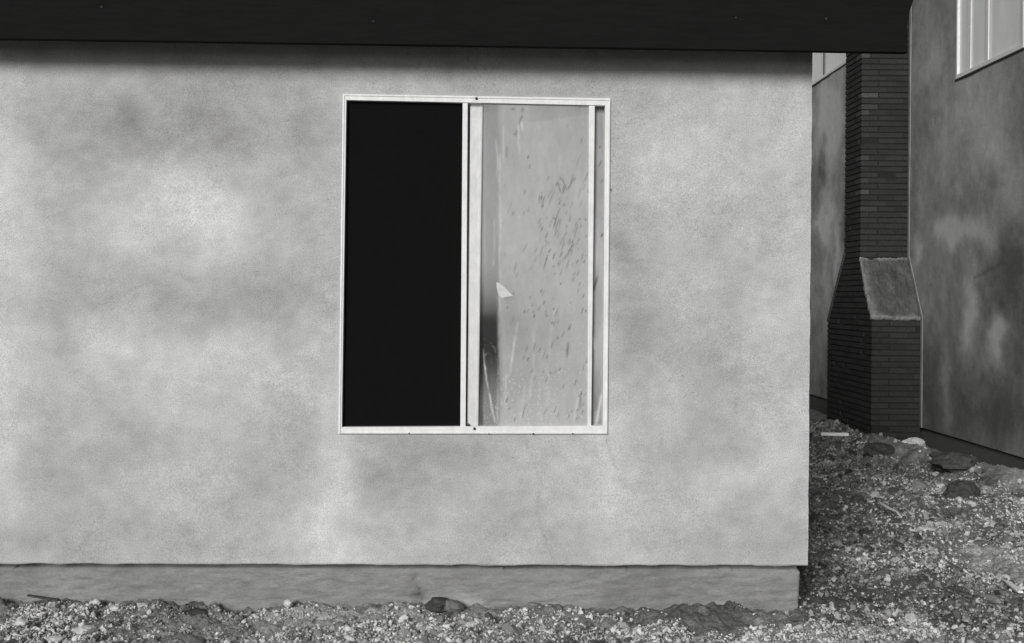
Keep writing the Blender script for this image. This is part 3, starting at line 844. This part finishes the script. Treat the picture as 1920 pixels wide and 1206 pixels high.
def hfine(x, y):
    fade = 1 / (1 + (np.maximum(np.hypot(x, y - 7) - 12, 0) / 6) ** 2)
    a = 0.045 * ND.fbm(x * 1.7, y * 1.7, 3) + 0.022 * ND2.fbm(x * 6, y * 6, 3)
    b = ND.fbm(x * 22, y * 22, 4, .65)
    return (a + 0.034 * b + 0.024 * np.clip(ND2.fbm(x * 11, y * 11, 3), 0, 1)) * fade
def ground_tone(x, y):
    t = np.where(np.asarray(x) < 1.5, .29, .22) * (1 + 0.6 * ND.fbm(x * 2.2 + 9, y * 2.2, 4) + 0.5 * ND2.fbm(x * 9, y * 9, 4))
    # pale sandy places
    for (cx, cy, rx, ry, k) in ((3.0, 6.7, .17, .7, 3.0), (4.2, 12.3, .22, .9, 1.1), (4.45, 10.3, .14, .9, .8), (-1.0, 5.25, .6, .16, .7), (-.55, 5.42, .5, .07, .5), (1.6, 5.15, .7, .12, .4)):
        t = t * (1 + k * np.exp(-((x - cx) / rx) ** 2 - ((y - cy) / ry) ** 2))
    for (cx, cy, rx, ry, k) in ((-.9, 5.1, .25, .1, .35), (1.75, 6.6, .3, .7, .35), (1.9, 8.3, .3, .5, .3), (1.75, 5.9, .2, .3, .35), (2.6, 13.2, 1.1, 1.0, .6), (4.4, 13, .6, 1.2, .4), (3.9, 10.6, .2, .5, .5)):  # darker soil; paints in shade at the house corner and chimney foot
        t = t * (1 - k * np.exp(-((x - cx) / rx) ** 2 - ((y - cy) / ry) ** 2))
    return np.clip(t, 0.03, 0.6)
def build_ground():
    def dense(parts):
        return np.unique(np.round(np.concatenate(parts), 4))
    xs = dense([-(3.0 + np.geomspace(0.02, 300, 50)), np.arange(-3.0, 5.6, 0.012), 5.6 + np.geomspace(0.02, 300, 50)])
    ys = [2.0]
    while ys[-1] < 17:
        y = ys[-1]; ys.append(y + (0.05 if y < 4.6 else 0.009 if y < 5.7 else 0.0035 * (y - 2.5)))
    ys = dense([2.0 - np.geomspace(0.05, 100, 30), np.array(ys), 17.1 + np.geomspace(0.1, 500, 40)])
    X, Y = np.meshgrid(xs, ys)
    Z = hbase(X, Y) + hfine(X, Y)
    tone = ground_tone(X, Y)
    ny, nx = X.shape; idx = np.arange(nx * ny).reshape(ny, nx)
    q = np.stack([idx[:-1, :-1], idx[:-1, 1:], idx[1:, 1:], idx[1:, :-1]], -1).reshape(-1, 4)
    print('ground verts', nx * ny)
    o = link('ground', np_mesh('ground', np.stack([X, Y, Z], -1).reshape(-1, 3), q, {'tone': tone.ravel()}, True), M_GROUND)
    tag(o, kind='structure')
build_ground()

# gravel and rubble fragments
bm = bmesh.new(); bmesh.ops.create_icosphere(bm, subdivisions=1, radius=1)
ICO_V = np.array([v.co[:] for v in bm.verts]); ICO_F = np.array([[v.index for v in f.verts] for f in bm.faces]); bm.free()
def scatter(n, xr, yr, size, seed):
    r = np.random.default_rng(seed)
    x = r.uniform(*xr, n)
    lo, hi = yr
    y = lo * (hi / lo) ** r.random(n)
    return x, y, size * np.exp(r.normal(0, 0.45, n)) * (y / 5.5) ** 0.75
def build_gravel():
    P = []
    for a in ((90000, (-2.7, 2.0), (4.7, 5.53), 0.0031, 1), (15000, (-2.7, 2.0), (4.7, 5.53), 0.0068, 2), (500, (-2.7, 2.0), (4.7, 5.53), 0.013, 8), (105000, (1.45, 4.8), (5.0, 15.5), 0.0041, 3), (30000, (1.45, 4.9), (5.0, 15.5), 0.0082, 4), (700, (1.5, 4.9), (5.0, 14.0), 0.016, 6), (2500, (-5, 5), (2.5, 4.7), 0.01, 5)):
        P.append(scatter(*a))
    x, y, sz = [np.concatenate(c) for c in zip(*P)]
    ok = ~((x < 1.48) & (y > D + 0.0)) & (x < WX - 0.02)
    mask = ND.fbm(x * 3 + 50, y * 3.5, 4) + 0.5 * ND2.fbm(x * 12, y * 12, 3)
    for (cx, cy, rx, ry) in ((2.98, 6.75, .22, .8), (-1.1, 5.3, .45, .14), (4.2, 12.3, .25, .9), (4.45, 10.3, .14, .9), (1.2, 5.35, .5, .1)):
        mask = mask - 0.95 * np.exp(-((x - cx) / rx) ** 2 - ((y - cy) / ry) ** 2)
    ok &= mask > RNG.uniform(-0.5, 0.5, len(x)) - .12 * (x > 1.5)
    x, y, sz = x[ok], y[ok], sz[ok]
    n = len(x)
    r = np.random.default_rng(77)
    z = hbase(x, y) + hfine(x, y)
    A = r.normal(size=(n, 3, 3)); Qm, _ = np.linalg.qr(A)
    base = ICO_V[None] * (1 + r.uniform(-.38, .38, (n, 12, 1)))
    sc = np.stack([sz * r.uniform(.85, 1.5, n), sz * r.uniform(.7, 1.1, n), sz * r.uniform(.5, .95, n)], -1)
    v = base * sc[:, None, :]
    v = np.einsum('nij,nvj->nvi', Qm, v)
    v += np.stack([x, y, z + sz * 0.10], -1)[:, None, :]
    tn = np.clip(np.exp(r.normal(math.log(0.34), 0.56, n)), 0.03, 0.75)
    tn *= np.exp(0.9 * ND2.fbm(x * 1.6 + 3, y * 1.6, 4))
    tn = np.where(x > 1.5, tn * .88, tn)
    tn = np.where(sz > 0.018, tn * 0.6, tn)
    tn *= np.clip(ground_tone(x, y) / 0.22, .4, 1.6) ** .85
    f = ICO_F[None] + (np.arange(n) * 12)[:, None, None]
    print('stones', n)
    o = link('gravel', np_mesh('gravel', v.reshape(-1, 3), f.reshape(-1, 3), {'tone': np.repeat(np.clip(tn, .03, .7), 12)}), M_GRAVEL)
    tag(o, 'loose grey gravel and rubble crumbs strewn over the bare yard', 'gravel', kind='stuff')
build_gravel()

# single rocks, clods and scraps one can point at
def ground_at(u, v):
    lo, hi = 4.0, 16.0
    a, b = ray(u, v)
    for _ in range(50):
        m = (lo + hi) / 2
        if b * m > float(hbase(np.array(a * m), np.array(m))): lo = m
        else: hi = m
    return a * lo, lo, b * lo
def rock(u, v, w, h, mat, label, name='rock', seed=0, cat='rock', group='stones and clods lying in the rubble', dep=0.8, pos=None, sub=3, rough=.3):
    """w, h in photo pixels; (u, v) is the middle of the stone"""
    if pos: X, Y, Z = pos
    else: X, Y, Z = ground_at(u, v + h * 0.3)
    s = Y / F
    bm = bmesh.new(); bmesh.ops.create_icosphere(bm, subdivisions=sub, radius=1)
    n = Noise(100 + seed, 64)
    for p in bm.verts:
        c = p.co
        k = 1 + rough * float(n.fbm(np.array(c.x * 1.3 + c.z * 1.7 + 5), np.array(c.y * 1.3 - c.z * 1.1 + 5), 4, .6)) * 1.6
        p.co = Vector((c.x * w / 2 * s * k, c.y * w / 2 * s * dep * k, c.z * h / 2 * s * k))
    me = bpy.data.meshes.new(name); bm.to_mesh(me); bm.free()
    for p in me.polygons: p.use_smooth = False
    o = link(name, me, mat); o.location = (X, Y, Z + float(hfine(np.array(X), np.array(Y))) + h * s * 0.30)
    o.rotation_euler = (0, 0, (seed * 37 % 60 - 30) / 57)
    tag(o, label, cat, group)
    return o
rock(1803, 925, 62, 40, M_STONE_D, 'large dark rock half buried in the rubble right of the yard', seed=1)
rock(1792, 866, 78, 36, M_STONE_D, 'broad dark clod on the spoil bank before the second house', 'clod', 2, 'clod', rough=.55)
rock(1712, 836, 46, 26, M_STONE_L, 'pale lump of earth on the ridge of the spoil bank', 'clod', 3, 'clod')
rock(1650, 850, 52, 28, M_STONE_D, 'dark clod left of the pale lump on the bank', 'clod', 4, 'clod')
rock(1736, 985, 30, 9, M_STONE_L, 'flat white stone chip lying below the large dark rock', 'stone', 5, 'stone')
rock(1665, 1092, 14, 12, M_STONE_L, 'small white pebble in the middle of the yard rubble', 'stone', 6, 'stone')
rock(1890, 1018, 22, 16, M_STONE_M, 'grey stone beside the pale sandy strip at the right', 'stone', 7, 'stone')
rock(1885, 1082, 18, 14, M_STONE_L, 'pale stone below the sandy strip at the right', 'stone', 17, 'stone')
rock(824, 1133, 52, 26, M_STONE_D, 'dark pointed rock against the foundation below the crack', seed=8, pos=(at_y(824, 1134, D - 0.03)))
rock(850, 1142, 36, 24, M_STONE_M, 'grey slab of broken mortar leaning beside the dark rock at the foundation', 'rubble_piece', 9, 'rubble', pos=(at_y(848, 1140, D - 0.05)))
rock(38, 1168, 26, 18, M_STONE_L, 'whitish heart shaped stone near the lower left corner', 'stone', 10, 'stone', sub=2)
rock(162, 1172, 40, 16, M_STONE_L, 'long pale flat stone right of the heart shaped one', 'stone', 11, 'stone')
rock(178, 1131, 20, 15, M_STONE_L, 'rounded pale stone touching the foundation at the left', 'stone', 12, 'stone', pos=at_y(178, 1131, D - 0.03))
rock(216, 1134, 24, 10, M_STONE_L, 'flat pale stone just right of the rounded one at the foundation', 'stone', 13, 'stone', pos=at_y(216, 1135, D - 0.05))
rock(280, 1144, 10, 11, M_STONE_L, 'tiny square white stone near the foundation at the left', 'stone', 14, 'stone', sub=2)
rock(540, 1132, 18, 13, M_STONE_L, 'pale crumb of plaster at the foundation under the window’s left edge', 'stone', 15, 'stone', pos=at_y(540, 1133, D - 0.04))
rock(655, 1196, 22, 18, M_STONE_L, 'white stone at the bottom edge under the open window', 'stone', 16, 'stone')
rock(370, 1143, 60, 12, M_STONE_D, 'low dark clod in the gravel left of the window', 'clod', 18, 'clod')
rock(100, 1195, 34, 10, M_STONE_L, 'pale slab fragment at the very bottom left', 'stone', 19, 'stone')

def board(p0, p1, w, h, mat, name, label, cat):
    a = Vector(p0); b = Vector(p1); d = (b - a); L = d.length; n = 14
    mb = MB(); side = d.cross(Vector((0, 0, 1))).normalized(); up = Vector((0, 0, 1))
    r = random.Random(len(label))
    prof = []
    for i in range(n + 1):
        c = a + d * i / n
        j = lambda: r.uniform(-.04, .04)
        prof.append([c + side * w * (.5 + j()) + up * 0, c - side * w * (.5 + j()) + up * 0, c - side * w * (.5 + j()) + up * h * (1 + j()), c + side * w * (.5 + j()) + up * h * (1 + j())])
    mb.v = [tuple(p) for q in prof for p in q]
    for i in range(n):
        for k in range(4):
            mb.f.append((i * 4 + k, i * 4 + (k + 1) % 4, (i + 1) * 4 + (k + 1) % 4, (i + 1) * 4 + k))
    mb.f += [(0, 1, 2, 3), (n * 4 + 3, n * 4 + 2, n * 4 + 1, n * 4)]
    o = mb.build(name, mat, bevel=0.003); tag(o, label, cat)
    return o
X, Y, Z = ground_at(1563, 836)
p0 = Vector((at_y(1539, 831, Y).x, Y, Z + 0.11)); p1 = Vector((at_y(1589, 831, Y).x, Y - 0.03, Z + 0.11))
board(p0, p1, 0.05, 0.032, M_WHITE, 'wood_scrap', 'straight white painted stick lying behind the near wall corner', 'wood scrap')
q0 = Vector(ground_at(1890, 1112)) + Vector((0, 0, .05)); q1 = Vector(ground_at(1914, 1128)) + Vector((0, 0, .04))
board(q0, q1, 0.025, 0.012, M_WHITE, 'wood_scrap', 'short whitish splinter pointing diagonally near the right edge', 'wood scrap')
mb = MB()
pts = [Vector(ground_at(u, v)) + Vector((0, 0, 0.055 + dz)) for u, v, dz in ((1640, 948, 0), (1652, 962, .01), (1668, 972, .012), (1682, 976, .004), (1690, 986, 0))]
mb.tube(pts, [.008, .011, .011, .009, .005], 6)
tag(mb.build('root', M_STONE_L, smooth=True), 'curved pale root lying across the yard rubble', 'root')
# splinter of dark timber against the foundation at the far left
s0 = at_y(52, 1118, D - 0.035); s1 = at_y(110, 1127, D - 0.05)
board(s0, s1, 0.02, 0.008, M_STONE_D, 'wood_scrap', 'dark splinter resting on the soil against the foundation at the far left', 'wood scrap')
